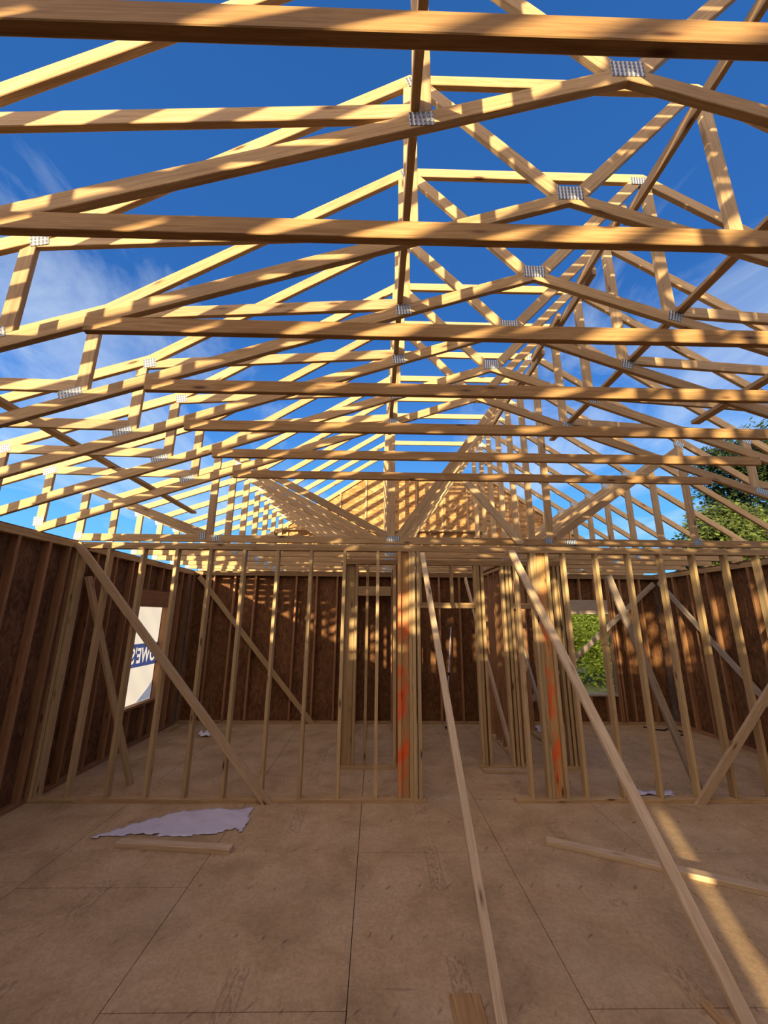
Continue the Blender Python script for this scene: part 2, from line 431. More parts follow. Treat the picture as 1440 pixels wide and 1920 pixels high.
# ------------------------------------------------------------------ walls
H0, H1 = .038, 2.69           # stud foot and stud head
def vstud(parent, lo, hi, z0=H0, z1=H1, mat='stud', name='stud'):
    return box(name, (lo[0], lo[1], z0), (hi[0], hi[1], z1), M[mat], parent, off=(0 if mat == 'spray' else None))

def sheet(name, corners, holes, parent, mat, thick, axis):
    """sheathing wall in local plane; corners=(a0,a1,z0,z1); holes list same; axis 'x' or 'y' is the running axis"""
    a0, a1, z0, z1 = corners[:4]
    pos = corners[4]
    As = sorted({a0, a1, *[h[0] for h in holes], *[h[1] for h in holes]})
    Zs = sorted({z0, z1, *[h[2] for h in holes], *[h[3] for h in holes]})
    bm = bmesh.new(); cache = {}
    def vt(a, z, s):
        k = (a, z, s)
        if k not in cache:
            p = pos + thick * s
            cache[k] = bm.verts.new((a, p, z) if axis == 'x' else (p, a, z))
        return cache[k]
    def solid(i, j):
        if i < 0 or j < 0 or i >= len(As) - 1 or j >= len(Zs) - 1: return False
        ca, cz = (As[i] + As[i + 1]) / 2, (Zs[j] + Zs[j + 1]) / 2
        return not any(h[0] < ca < h[1] and h[2] < cz < h[3] for h in holes)
    for i in range(len(As) - 1):
        for j in range(len(Zs) - 1):
            if not solid(i, j): continue
            A0, A1, Z0, Z1 = As[i], As[i + 1], Zs[j], Zs[j + 1]
            for s in (0, 1): bm.faces.new([vt(A0, Z0, s), vt(A1, Z0, s), vt(A1, Z1, s), vt(A0, Z1, s)])
            for (di, dj, q) in ((-1, 0, ((A0, Z0), (A0, Z1))), (1, 0, ((A1, Z0), (A1, Z1))), (0, -1, ((A0, Z0), (A1, Z0))), (0, 1, ((A0, Z1), (A1, Z1)))):
                if not solid(i + di, j + dj):
                    (pa, pz), (qa, qz) = q
                    bm.faces.new([vt(pa, pz, 0), vt(qa, qz, 0), vt(qa, qz, 1), vt(pa, pz, 1)])
    bmesh.ops.recalc_face_normals(bm, faces=bm.faces[:])
    uv = bm.loops.layers.uv.new('UVMap')
    for f in bm.faces:
        for l in f.loops:
            c = l.vert.co
            l[uv].uv = (c.x + c.y * (axis == 'y') if axis == 'x' else c.y, c.z)
    return mesh_obj(name, bm, M[mat], parent)

# --- left wall
YR, YB = -1.9, 8.24            # rear wall and back wall
wl = thing('wall_left', (XL - .09, 3, 0), kind='structure'); IL = wl
def rel(parent, o):            # keep world placement while parenting
    o.parent = parent; o.matrix_parent_inverse = Matrix.Translation(-V(parent.location)); return o
def P(parent, o): return rel(parent, o)
LWW = (6.42, 7.38, .58, 2.04)
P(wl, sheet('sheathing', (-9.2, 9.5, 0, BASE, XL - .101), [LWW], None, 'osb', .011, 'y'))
P(wl, box('bottom_plate', (XL - .089, YR, 0), (XL, 9.5, .038), M['wallstud']))
P(wl, box('top_plate', (XL - .089, YR, 2.69), (XL, 9.5, 2.728), M['plate']))
P(wl, box('top_plate', (XL - .089, YR, 2.728), (XL, 9.5, 2.766), M['plate']))
y = 4.56 - .4064 * 15
while y < 9.4:
    if not (LWW[0] - .06 < y < LWW[1] + .06) and not (8.1 < y < 8.4):
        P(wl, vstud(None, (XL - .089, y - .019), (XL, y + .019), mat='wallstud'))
    y += .4064
for y in (LWW[0] - .02, LWW[0] - .06, LWW[1] + .02, LWW[1] + .06, 8.05, 8.12, 4.86):
    P(wl, vstud(None, (XL - .089, y - .018), (XL, y + .018), mat='wallstud'))
P(wl, box('window_header', (XL - .085, LWW[0], 2.04), (XL - .005, LWW[1], 2.30), M['wallstud']))
P(wl, box('window_sill', (XL - .089, LWW[0], .54), (XL, LWW[1], .58), M['wallstud']))
for y in (6.66, 7.07):
    P(wl, vstud(None, (XL - .089, y - .019), (XL, y + .019), .038, .54, mat='wallstud', name='cripple_stud'))
    P(wl, vstud(None, (XL - .089, y - .019), (XL, y + .019), 2.30, 2.69, mat='wallstud', name='cripple_stud'))

# --- right wall
wr = thing('wall_right', (XR + .09, 3, 0), kind='structure')
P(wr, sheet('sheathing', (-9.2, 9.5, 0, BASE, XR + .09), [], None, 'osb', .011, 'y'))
P(wr, box('bottom_plate', (XR, YR, 0), (XR + .089, 9.5, .038), M['wallstud']))
P(wr, box('top_plate', (XR, YR, 2.69), (XR + .089, 9.5, 2.728), M['plate']))
P(wr, box('top_plate', (XR, YR, 2.728), (XR + .089, 9.5, 2.766), M['plate']))
y = YR + .3
while y < 9.4:
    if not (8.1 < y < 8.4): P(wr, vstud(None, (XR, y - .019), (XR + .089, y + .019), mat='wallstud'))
    y += .4064

# --- back wall
wb = thing('wall_back', (1, YB, 0), kind='structure')
BWW = (3.86, 4.62, .53, 2.00)
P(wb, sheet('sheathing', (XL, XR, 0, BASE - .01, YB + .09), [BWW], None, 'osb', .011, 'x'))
P(wb, box('bottom_plate', (XL, YB, 0), (XR, YB + .089, .038), M['plate']))
P(wb, box('top_plate', (XL, YB, 2.69), (XR, YB + .089, 2.728), M['plate']))
P(wb, box('top_plate', (XL, YB, 2.728), (XR, YB + .089, 2.766), M['plate']))
x = -1.58 - .4064 * 5
while x < XR - .05:
    if not (BWW[0] - .05 < x < BWW[1] + .05):
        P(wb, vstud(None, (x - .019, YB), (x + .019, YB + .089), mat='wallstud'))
    x += .4064
for x in (BWW[0] - .02, BWW[0] - .06, BWW[1] + .02, BWW[1] + .06, BWW[1] + .12):
    P(wb, vstud(None, (x - .018, YB), (x + .018, YB + .089), mat='wallstud'))
P(wb, box('window_header', (BWW[0], YB + .005, 2.00), (BWW[1], YB + .085, 2.27), M['grey']))
P(wb, box('window_sill', (BWW[0], YB - .005, .49), (BWW[1], YB + .085, .53), M['grey']))
for x in (4.1, 4.4):
    P(wb, vstud(None, (x - .019, YB), (x + .019, YB + .089), .038, .49, mat='wallstud', name='cripple_stud'))
    P(wb, vstud(None, (x - .019, YB), (x + .019, YB + .089), 2.27, 2.69, mat='wallstud', name='cripple_stud'))

# --- unseen rear wall, added for its shade; gap shaped for the floor's sun streak
wz = thing('wall_rear_shade', (1, YR, 0), kind='structure')
STREAK_GAP = (.18, .31, .80, 1.25)
P(wz, sheet('sheathing', (XL - .09, XR + .09, 0, BASE, YR - .101), [STREAK_GAP], None, 'osb', .011, 'x'))
P(wz, box('bottom_plate', (XL, YR - .089, 0), (XR, YR, .038), M['wallstud']))
P(wz, box('top_plate', (XL, YR - .089, 2.69), (XR, YR, 2.766), M['plate']))
for i in range(23):
    x = XL + .06 + .4064 * i
    if not (STREAK_GAP[0] - .03 < x < STREAK_GAP[1] + .03) and x < XR: P(wz, vstud(None, (x - .019, YR - .089), (x + .019, YR), mat='wallstud'))

# --- sheathed gable beyond the back rooms
wg = thing('wall_gable', (1.2, 9.45, 2.8), kind='structure')
GY = 9.45
prof = [(-2.95, 2.79), (5.4, 2.79), (5.4, 3.38), (4.35, 4.12), (2.62, 5.30), (-.2, 5.30), (-1.95, 4.12), (-2.95, 3.5)]
bm = bmesh.new()
f0 = [bm.verts.new((x, GY, z)) for x, z in prof]; f1 = [bm.verts.new((x, GY + .011, z)) for x, z in prof]
bm.faces.new(f0); bm.faces.new(f1[::-1])
for i in range(len(prof)): j = (i + 1) % len(prof); bm.faces.new((f0[i], f1[i], f1[j], f0[j]))
bmesh.ops.recalc_face_normals(bm, faces=bm.faces[:])
uv = bm.loops.layers.uv.new('UVMap')
for f in bm.faces:
    for l in f.loops: l[uv].uv = (l.vert.co.x, l.vert.co.z)
P(wg, mesh_obj('sheathing', bm, M['gable']))
def gtop(x): return 5.30 if -.2 <= x <= 2.62 else (5.30 + .672 * (x + .2) if x < -.2 else 5.30 - .685 * (x - 2.62))
for i in range(13):
    x = -2.7 + .6096 * i
    P(wg, box('stud', (x - .02, GY - .038, 2.88), (x + .02, GY, gtop(x) - .03), M['web']))
P(wg, box('bottom_plate', (-3.6, GY - .05, 2.79), (5.65, GY, 2.88), M['truss']))
P(wg, box('ledger', (-2.9, GY - .12, 3.86), (2.5, GY - .038, 3.90), M['plate']))
P(wg, box('top_plate', (-.25, GY - .05, 5.27), (2.65, GY + .03, 5.33), M['tie']))
P(wg, beam('rake_board', (2.62, GY - .02, 5.29), (5.5, GY - .02, 5.29 - .685 * 2.88), W, T, (0, 1, 0), M['truss']))
P(wg, beam('rake_board', (-.2, GY - .02, 5.29), (-3.0, GY - .02, 5.29 - .672 * 2.8), W, T, (0, 1, 0), M['truss']))

# ------------------------------------------------------------------ interior stud partitions
YA0, YA1 = 4.95, 5.039
def partition(name, loc, lab, grp=None):
    return thing(name, loc, label=lab, cat='stud wall', group=grp)
pa = partition('stud_partition', (-1.5, 4.99, 0), 'long open stud wall left of the doorway, at the back of the front room')
P(pa, box('bottom_plate', (XL + .002, YA0, 0), (.565, YA1, .038), M['plate']))
P(pa, box('top_plate', (XL + .002, YA0, 2.69), (.535, YA1, 2.728), M['plate']))
P(pa, box('top_plate', (XL + .002, YA0, 2.728), (.535, YA1, 2.766), M['plate']))
for x in [-3.595, -3.55] + [-3.2289 + .4064 * i for i in range(9)]:
    P(pa, vstud(None, (x - .019, YA0), (x + .019, YA1)))
for x in (.284, .414, .454, .511):
    P(pa, vstud(None, (x - .019, YA0), (x + .019, YA1), mat='spray' if x < .3 else 'stud'))
tag(P(pa, vstud(None, (.304, YA0 + .045), (.394, YA0 + .083), mat='spray')), label='stud turned flat with orange spray paint')
pb = partition('stud_partition', (3.5, 4.99, 0), 'long open stud wall right of the doorway, at the back of the front room')
P(pb, box('bottom_plate', (1.53, YA0, 0), (XR - .002, YA1, .038), M['plate']))
P(pb, box('top_plate', (1.62, YA0, 2.69), (XR - .002, YA1, 2.728), M['plate']))
P(pb, box('top_plate', (1.78, YA0, 2.728), (XR - .002, YA1, 2.766), M['plate']))
for x in [1.715] + [2.3093 + .4064 * i for i in range(8)] + [5.57, 5.61]:
    P(pb, vstud(None, (x - .019, YA0), (x + .019, YA1)))
for x in (1.905, 1.945, 2.095):
    P(pb, vstud(None, (x - .019, YA0), (x + .019, YA1), mat='stud' if x < 2 else 'stud'))
tag(P(pb, vstud(None, (1.966, YA0 + .03), (2.074, YA0 + .068), mat='spray')), label='stud turned flat with orange spray paint')

# second row: closet fronts
YC0, YC1 = 5.93, 6.019
pc = partition('stud_partition', (1.1, 5.97, 0), 'closet-front stud wall with framed door openings, behind the wide doorway')
for a, b in ((-.47, .44), (1.40, 2.0), (2.44, 2.76)):
    P(pc, box('bottom_plate', (a, YC0, 0), (b, YC1, .038), M['plate']))
P(pc, box('top_plate', (-.50, YC0, 2.65), (2.80, YC1, 2.688), M['plate']))
P(pc, box('top_plate', (-.46, YC0, 2.688), (2.80, YC1, 2.726), M['plate']))
for x in (-.45, -.275, -.12, .27, .40, 1.44, 1.48, 1.54, 1.84, 1.90, 1.95, 2.50, 2.60, 2.66, 2.72):
    P(pc, vstud(None, (x - .019, YC0), (x + .019, YC1), z1=2.65))
P(pc, vstud(None, (-.43, YC0 + .04), (-.30, YC0 + .078), z1=2.65))
for a, b in ((.42, 1.42), (1.97, 2.48)):
    P(pc, box('door_header', (a, YC0, 2.04), (b, YC1, 2.078), M['plate']))
    P(pc, box('door_header', (a, YC0, 2.079), (b, YC1, 2.117), M['plate']))
P(pc, vstud(None, (1.08, YC0), (1.118, YC1), 2.117, 2.65, name='cripple_stud'))
P(pc, vstud(None, (.62, YC0), (.658, YC1), 2.117, 2.65, name='cripple_stud'))
P(pc, vstud(None, (2.2, YC0), (2.238, YC1), 2.117, 2.65, name='cripple_stud'))

def deep(x0, lab, n=5):
    p = partition('stud_partition', (x0 + .045, 7.1, 0), lab)
    P(p, box('bottom_plate', (x0, YC1 + .002, 0), (x0 + .089, YB - .002, .038), M['plate']))
    P(p, box('top_plate', (x0, YC1 + .002, 2.65), (x0 + .089, YB - .002, 2.688), M['plate']))
    P(p, box('top_plate', (x0, YC0, 2.727), (x0 + .089, YB - .002, 2.765), M['plate']))
    for i in range(n):
        y = YC1 + .07 + (YB - YC1 - .14) * i / (n - 1)
        P(p, vstud(None, (x0, y - .019), (x0 + .089, y + .019), z1=2.65, mat='wallstud'))
    return p
pd = deep(-.46, 'stud wall running back on the left side of the small closet')
P(pd, box('door_header', (-.37, 8.10, 2.31), (.30, 8.19, 2.49), M['plate']))
deep(.30, 'stud wall running back between the small closet and the middle room')
deep(1.95, 'stud wall with brown broad-faced studs running back beside the open door frame', 7)
pe = deep(2.67, 'stud wall running back along the right side of the right-hand closet')

# ------------------------------------------------------------------ loose diagonal braces
fl = [((0, 0, 0.0), (0, 0, -1))]
def dbrace(p0, p1, nrm, lab, m='brace', clips=fl, w=W, t=T, name='diagonal_brace'):
    return tag(beam(name, p0, p1, w, t, nrm, M[m], clips=clips), label=lab, cat='brace')
dbrace((-3.60, YA0 - .02, 2.74), (-1.08, YA0 - .02, -.03), (0, 1, 0), 'long diagonal board nailed across the left stud wall from its top corner')
dbrace((5.60, YA0 - .02, 2.33), (3.46, YA0 - .02, -.04), (0, 1, 0), 'diagonal board nailed across the right stud wall, rising to the right edge')
dbrace((.556, 4.90, 2.66), (.627, 2.41, -.03), (0, .73, -.68), 'long pale board leaning from the door-side end of the left stud wall', w=.055, t=.04)
dbrace((1.645, 4.90, 2.70), (1.835, 2.46, -.03), (0, .73, -.68), 'long pale board leaning from the door-side end of the right stud wall', w=.076)
dbrace((-3.50, 5.07, 2.36), (-2.82, 5.45, -.03), (1, 0, 0), 'dim board leaning in the left corner behind the left stud wall', 'stud')
dbrace((-3.50, 8.21, 2.66), (-1.10, 8.21, -.03), (0, 1, 0), 'diagonal board nailed across the left part of the back wall', 'stud')
dbrace((5.60, 8.21, 2.60), (2.82, 8.21, .33), (0, 1, 0), 'grey diagonal board crossing the back wall window', 'grey')
dbrace((2.90, 5.08, 2.43), (3.72, 5.20, -.02), (0, 1, 0), 'grey board leaning steeply behind the right stud wall', 'grey')
dbrace((5.63, 8.1, 2.62), (5.63, 5.4, -.03), (1, 0, 0), 'diagonal board nailed along the right outer wall', 'grey')
dbrace((1.78, 8.16, 2.66), (1.90, 6.1, -.02), (1, 0, 0), 'pale board slanting down through the gap beside the open door frame')
dbrace((2.55, 8.16, 2.5), (2.55, 6.3, -.02), (1, 0, 0), 'dim board slanting down inside the right-hand closet', 'grey')

# ------------------------------------------------------------------ floor
fb = bmesh.new()
def slab(bm, x0, x1, y0, y1, z0, z1):
    r = bmesh.ops.create_cube(bm, size=1)
    for v in r['verts']:
        v.co = V(((x0 + x1) / 2 + v.co.x * (x1 - x0), (y0 + y1) / 2 + v.co.y * (y1 - y0), (z0 + z1) / 2 + v.co.z * (z1 - z0)))
cols = {-3: 1.2, -2: 3.57, -1: 2.60, 0: 4.02, 1: 2.60, 2: 4.00, 3: 2.6, 4: 4.0}
for c, ys in cols.items():
    x0, x1 = -.12 + 1.22 * c, -.12 + 1.22 * (c + 1)
    x0, x1 = max(x0, XL - .1), min(x1, XR + .1)
    ylist = sorted([YR - .1, 9.6] + [ys + 2.44 * i for i in range(-3, 4) if YR < ys + 2.44 * i < 9.5])
    for a, b in zip(ylist, ylist[1:]):
        slab(fb, x0 + .0025, x1 - .0025, a + .003, b - .003, -.018, 0)
fl_o = mesh_obj('floor', fb, M['floor']); tag(fl_o, kind='structure')
sb = bmesh.new(); slab(sb, XL - .1, XR + .1, YR - .1, 9.6, -.30, -.019)
o = mesh_obj('subfloor', sb, M['seam'], fl_o)

# exterior ground
gb = bmesh.new()
n = 40
vs = [[gb.verts.new((-70 + 140 * i / n, -50 + 140 * j / n, -.75 + .12 * math.sin(i * 1.7) * math.cos(j * 1.3))) for j in range(n + 1)] for i in range(n + 1)]
for i in range(n):
    for j in range(n): gb.faces.new((vs[i][j], vs[i + 1][j], vs[i + 1][j + 1], vs[i][j + 1]))
tag(mesh_obj('ground', gb, plain('dry_grass', (.16, .17, .06), .9, var=.4, scale=3)), kind='structure')
# foundation so the deck does not float
fd = bmesh.new(); slab(fd, XL - .1, XR + .1, YR - .1, 9.6, -1.0, -.301)
mesh_obj('foundation', fd, plain('concrete_block', (.35, .34, .32), .9, var=.2), fl_o)

# ------------------------------------------------------------------ things on the floor
def flat_board(p0, p1, lab, m='brace', z=0.0, w=W, t=T):
    a, b = V((p0[0], p0[1], z + t / 2)), V((p1[0], p1[1], z + t / 2))
    return tag(beam('lumber_offcut', a, b, w, t, (0, 0, 1), M[m]), label=lab, cat='board')
flat_board((-2.18, 4.135), (-1.18, 4.03), 'short pale board lying in front of the white sheet')
flat_board((1.53, 4.16), (3.5, 3.14), 'long pale board lying on the floor under the leaning board')
flat_board((1.40, 6.10 - .26), (2.0, 6.10 - .27), 'short offcut lying against the open door frame')
flat_board((-3.5, 7.65), (-3.5, 8.05), 'small offcut on the floor in the far left corner', 'plate')
flat_board((1.71, 2.62), (1.77, 2.1), 'thin strip of wood at the bottom edge under the leaning board', 'tie', w=.05, t=.012)
tag(box('board_scrap', (.41, 2.15, 0), (.57, 2.68, .012), M['tie'], grain=1), label='flat reddish scrap of board beside the foot of the leaning board', cat='board')

# crumpled white sheet
def sheet_thing(name, poly, mat, lab, cat, amp=.012, res=.035, z=.006, seed=1):
    rnd = random.Random(seed)
    bm = bmesh.new(); xs = [p[0] for p in poly]; ys = [p[1] for p in poly]
    def inside(x, y):
        c = False; j = len(poly) - 1
        for i in range(len(poly)):
            if (poly[i][1] > y) != (poly[j][1] > y) and x < (poly[j][0] - poly[i][0]) * (y - poly[i][1]) / (poly[j][1] - poly[i][1]) + poly[i][0]: c = not c
            j = i
        return c
    ph = [(rnd.uniform(4, 30), rnd.uniform(4, 30), rnd.uniform(0, 6)) for _ in range(7)]
    def h(x, y): return z + amp * abs(sum(math.sin(a * x + b * y + c) for a, b, c in ph)) / 4
    cache = {}
    def vv(i, j):
        if (i, j) not in cache:
            x, y = i * res, j * res
            cache[(i, j)] = bm.verts.new((x + rnd.uniform(-.3, .3) * res, y + rnd.uniform(-.3, .3) * res, h(x, y)))
        return cache[(i, j)]
    for i in range(int(min(xs) / res) - 1, int(max(xs) / res) + 2):
        for j in range(int(min(ys) / res) - 1, int(max(ys) / res) + 2):
            if inside((i + .5) * res, (j + .5) * res): bm.faces.new((vv(i, j), vv(i + 1, j), vv(i + 1, j + 1), vv(i, j + 1)))
    for f in bm.faces: f.smooth = True
    o = mesh_obj(name, bm, mat); md = o.modifiers.new('thickness', 'SOLIDIFY'); md.thickness = .001
    return tag(o, label=lab, cat=cat)
white = plain('white_wrap_sheet', (.62, .58, .66), .6, var=.08, scale=5)
sheet_thing('wrap_sheet', [(-2.50, 4.24), (-2.22, 4.52), (-1.95, 4.74), (-1.72, 4.79), (-1.22, 4.82), (-1.19, 4.30), (-1.27, 4.42), (-1.45, 4.30), (-1.85, 4.27), (-2.05, 4.31)], white,
            'crumpled white plastic sheet lying before the left stud wall', 'plastic sheet')
sheet_thing('plastic_scrap', [(2.84, 5.10), (2.98, 5.28), (3.2, 5.2), (3.4, 5.22), (3.35, 5.1), (3.1, 5.13)], white, 'small clear plastic scrap at the foot of the right stud wall', 'plastic scrap', .02, .03, .006, 4)
sheet_thing('paper_scrap', [(2.85, 7.7), (2.9, 8.15), (3.1, 8.1), (3.05, 7.75)], white, 'white paper scrap lying by the back wall', 'paper', .02, .04, .006, 6)
sheet_thing('crumpled_wrapper', [(-2.86, 7.36), (-2.86, 7.52), (-2.66, 7.5), (-2.68, 7.36)], plain('wrapper_white', (.8, .8, .8), .5), 'small crumpled white wrapper far back on the left floor', 'wrapper', .07, .03, .008, 9)

# metal pole leaning on the back wall
pole = thing('leaning_pole', (1.27, 7.9, 0), label='thin grey pole leaning against the back wall seen through the doorway', cat='pole')
def tube(name, p0, p1, r, mat, parent, n=12):
    p0, p1 = V(p0), V(p1); d = (p1 - p0).normalized(); a = d.orthogonal().normalized(); b = d.cross(a)
    bm = bmesh.new()
    R = [[bm.verts.new(p + (a * math.cos(2 * math.pi * i / n) + b * math.sin(2 * math.pi * i / n)) * r) for i in range(n)] for p in (p0, p1)]
    for i in range(n): bm.faces.new((R[0][i], R[0][(i + 1) % n], R[1][(i + 1) % n], R[1][i]))
    bm.faces.new(R[0][::-1]); bm.faces.new(R[1]); bmesh.ops.recalc_face_normals(bm, faces=bm.faces[:])
    return mesh_obj(name, bm, mat, parent)
pg = plain('pole_aluminium', (.55, .5, .58), .4, .6); pk = plain('pole_rubber', (.02, .02, .02), .8)
q0, q1 = V((1.27, 7.9, .01)), V((1.47, 8.19, 1.73))
P(pole, tube('shaft', q0.lerp(q1, .02), q1, .014, pg, None)); P(pole, tube('collar', q0.lerp(q1, .5), q0.lerp(q1, .53), .02, pk, None)); P(pole, tube('foot', q0, q0.lerp(q1, .02), .02, pk, None))

# dark cord on the back-right floor
pts = [V(p) for p in ((4.9, 8.05, .013), (4.98, 7.88, .013), (5.12, 7.82, .013), (5.26, 7.93, .013), (5.37, 7.86, .013), (5.38, 7.68, .013), (5.28, 7.56, .013), (5.15, 7.5, .013))]
bm = bmesh.new(); rings = []
for i, p in enumerate(pts):
    d = (pts[min(i + 1, len(pts) - 1)] - pts[max(i - 1, 0)]).normalized(); a = V((0, 0, 1)); b_ = d.cross(a)
    rings.append([bm.verts.new(p + (a * math.cos(2 * math.pi * j / 8) + b_ * math.sin(2 * math.pi * j / 8)) * .012) for j in range(8)])
for A, B in zip(rings, rings[1:]):
    for j in range(8): bm.faces.new((A[j], A[(j + 1) % 8], B[(j + 1) % 8], B[j]))
bm.faces.new(rings[0]); bm.faces.new(rings[-1]); bmesh.ops.recalc_face_normals(bm, faces=bm.faces[:])
tag(mesh_obj('power_cord', bm, pk), label='dark cord lying on the floor near the back right corner', cat='cord')

# ------------------------------------------------------------------ house wrap over the left window
wm_, nt, N, L, b = new_mat('house_wrap_white')
tc = N.new('ShaderNodeTexCoord'); nz = noise(N, L, tc.outputs['Object'], 3.0, 3, .5, .6)
L.new(ramp(N, L, nz, [(.3, (.55, .55, .57)), (.7, (.74, .72, .69))]), b.inputs['Base Color']); b.inputs['Roughness'].default_value = .5
tr = N.new('ShaderNodeBsdfTranslucent'); tr.inputs[0].default_value = (.74, .72, .69, 1)
mx = N.new('ShaderNodeMixShader'); mx.inputs[0].default_value = .6
L.new(b.outputs[0], mx.inputs[1]); L.new(tr.outputs[0], mx.inputs[2]); L.new(mx.outputs[0], N['Material Output'].inputs[0])
def trans(name, c):
    m, nt, N, L, b = new_mat(name); b.inputs['Base Color'].default_value = (*c, 1)
    tr = N.new('ShaderNodeBsdfTranslucent'); tr.inputs[0].default_value = (*c, 1)
    mx = N.new('ShaderNodeMixShader'); mx.inputs[0].default_value = .6
    L.new(b.outputs[0], mx.inputs[1]); L.new(tr.outputs[0], mx.inputs[2]); L.new(mx.outputs[0], N['Material Output'].inputs[0])
    return m
hw = thing('house_wrap', (XL - .115, 6.9, .5), label='white wrap with mirrored blue lettering stretched over the left window opening', cat='house wrap')
bm = bmesh.new(); ny, nz_ = 24, 40
g = [[bm.verts.new((XL - .112 - .006 * math.sin(j * .5 + i * .35) * math.sin(i * .3), 6.3 + 1.2 * i / ny, .5 + 1.62 * j / nz_)) for j in range(nz_ + 1)] for i in range(ny + 1)]
for i in range(ny):
    for j in range(nz_): bm.faces.new((g[i][j], g[i + 1][j], g[i + 1][j + 1], g[i][j + 1])).smooth = True
P(hw, mesh_obj('sheet', bm, wm_))
blue = trans('wrap_print_blue', (.34, .44, .80))
bm = bmesh.new()
vv_ = [bm.verts.new((XL - .1025, y_, z_)) for y_, z_ in ((6.98, .585), (7.38, .585), (7.38, .86), (7.30, .78))]
bm.faces.new(vv_); P(hw, mesh_obj('corner_patch', bm, trans('wrap_patch_blue', (.45, .55, .85))))
tx = bpy.data.curves.new('lettering', 'FONT'); tx.body = "LOWE'S"; tx.size = .31; tx.align_x = 'CENTER'; tx.extrude = .02; tx.offset = .009; tx.space_character = 1.08; tx.resolution_u = 3
to = bpy.data.objects.new('lettering', tx); link(to)
bpy.context.view_layer.update()
dg = bpy.context.evaluated_depsgraph_get(); me = bpy.data.meshes.new_from_object(to.evaluated_get(dg)); bpy.data.objects.remove(to)
# text x -> -Y (so it reads correctly from outside), text y -> Z
me.transform(Matrix(((0, 0, -1, 0), (-.74, 0, 0, 0), (0, 1, 0, 0), (0, 0, 0, 1))))
me.transform(Matrix.Translation((XL - .1025, 7.07, 1.185)))
cut = bpy.data.objects.new('cut', me); link(cut)
bm = bmesh.new(); slab(bm, XL - .103, XL - .102, 6.36, 7.44, 1.12, 1.47); band = mesh_obj('printed_band', bm, blue)
md = band.modifiers.new('letters', 'BOOLEAN'); md.object = cut; md.operation = 'DIFFERENCE'; md.solver = 'EXACT'
bpy.context.view_layer.update()
dg = bpy.context.evaluated_depsgraph_get(); nm = bpy.data.meshes.new_from_object(band.evaluated_get(dg)); band.modifiers.clear(); band.data = nm
bpy.data.objects.remove(cut); P(hw, band)

# ------------------------------------------------------------------ trees
def tree(name, base, h, rad, zc0, lab, leafc, n_leaf, cat='tree', seed=1, leaf=.16, clumps=26, group=None):
    rnd = random.Random(seed)
    root = thing(name, base, label=lab, cat=cat, group=group)
    bark = plain('bark_' + name, (.09, .06, .04), .9, var=.3)
    # trunk and limbs
    bm = bmesh.new()
    def limb(p0, p1, r0, r1, n=7):
        d = (p1 - p0).normalized(); a = d.orthogonal().normalized(); b_ = d.cross(a)
        A = [bm.verts.new(p0 + (a * math.cos(2 * math.pi * i / n) + b_ * math.sin(2 * math.pi * i / n)) * r0) for i in range(n)]
        B = [bm.verts.new(p1 + (a * math.cos(2 * math.pi * i / n) + b_ * math.sin(2 * math.pi * i / n)) * r1) for i in range(n)]
        for i in range(n): bm.faces.new((A[i], A[(i + 1) % n], B[(i + 1) % n], B[i]))
        bm.faces.new(B); bm.faces.new(A[::-1])
    cs = []
    for i in range(clumps):
        th = rnd.uniform(0, 2 * math.pi); z = rnd.uniform(zc0, h * .95); f = (z - zc0) / (h - zc0)
        rr = rad * math.sqrt(rnd.uniform(.1, 1)) * (1 - .65 * f ** 1.6)
        cs.append((V((rr * math.cos(th), rr * math.sin(th), z)), rad * rnd.uniform(.22, .42)))
    limb(V((0, 0, -.1)), V((0, 0, h * .55)), h * .028, h * .015); limb(V((0, 0, h * .55)), V((0, 0, h * .9)), h * .015, h * .004)
    for c, r in cs: limb(V((0, 0, min(h * .8, c.z * .75))), c, h * .008, h * .002, 5)
    mesh_obj('trunk', bm, bark, root)
    m, nt, N, L, b = new_mat('leaves_' + name)
    g_ = N.new('ShaderNodeNewGeometry'); 
    nn = noise(N, L, g_.outputs['Position'], .9, 3)
    rp = ramp(N, L, math_n(N, L, 'ADD', math_n(N, L, 'MULTIPLY', nn, .5), math_n(N, L, 'MULTIPLY', g_.outputs['Random Per Island'], .5)),
              [(.2, tuple(x * .55 for x in leafc)), (.5, leafc), (.8, tuple(min(1, x * 1.6) for x in leafc))])
    L.new(rp, b.inputs['Base Color']); b.inputs['Roughness'].default_value = .6
    tr = N.new('ShaderNodeBsdfTranslucent'); L.new(rp, tr.inputs[0]); mx = N.new('ShaderNodeMixShader'); mx.inputs[0].default_value = .45
    L.new(b.outputs[0], mx.inputs[1]); L.new(tr.outputs[0], mx.inputs[2]); L.new(mx.outputs[0], N['Material Output'].inputs[0])
    vs, fs = [], []
    for c, r in cs:
        for _ in range(n_leaf // clumps):
            d = V((rnd.gauss(0, 1), rnd.gauss(0, 1), rnd.gauss(0, .75))).normalized() * r * rnd.uniform(.45, 1.05)
            p = c + d
            a = V((rnd.gauss(0, 1), rnd.gauss(0, 1), rnd.gauss(0, 1))).normalized(); q = a.orthogonal().normalized()
            s1 = leaf * rnd.uniform(.6, 1.2); s2 = s1 * .5
            k0 = len(vs)
            vs += [p - a * s1, p + q * s2, p + a * s1, p - q * s2]; fs.append((k0, k0 + 1, k0 + 2, k0 + 3))
    me = bpy.data.meshes.new('foliage'); me.from_pydata([tuple(v) for v in vs], [], fs); me.materials.append(m)
    link(bpy.data.objects.new('foliage', me), root)
    return root
tree('broadleaf_tree', (38, 36, -.7), 20, 8.5, 3.0, 'big dark green tree rising beyond the right outer wall', (.045, .075, .018), 52000, seed=3, leaf=.30, clumps=60)
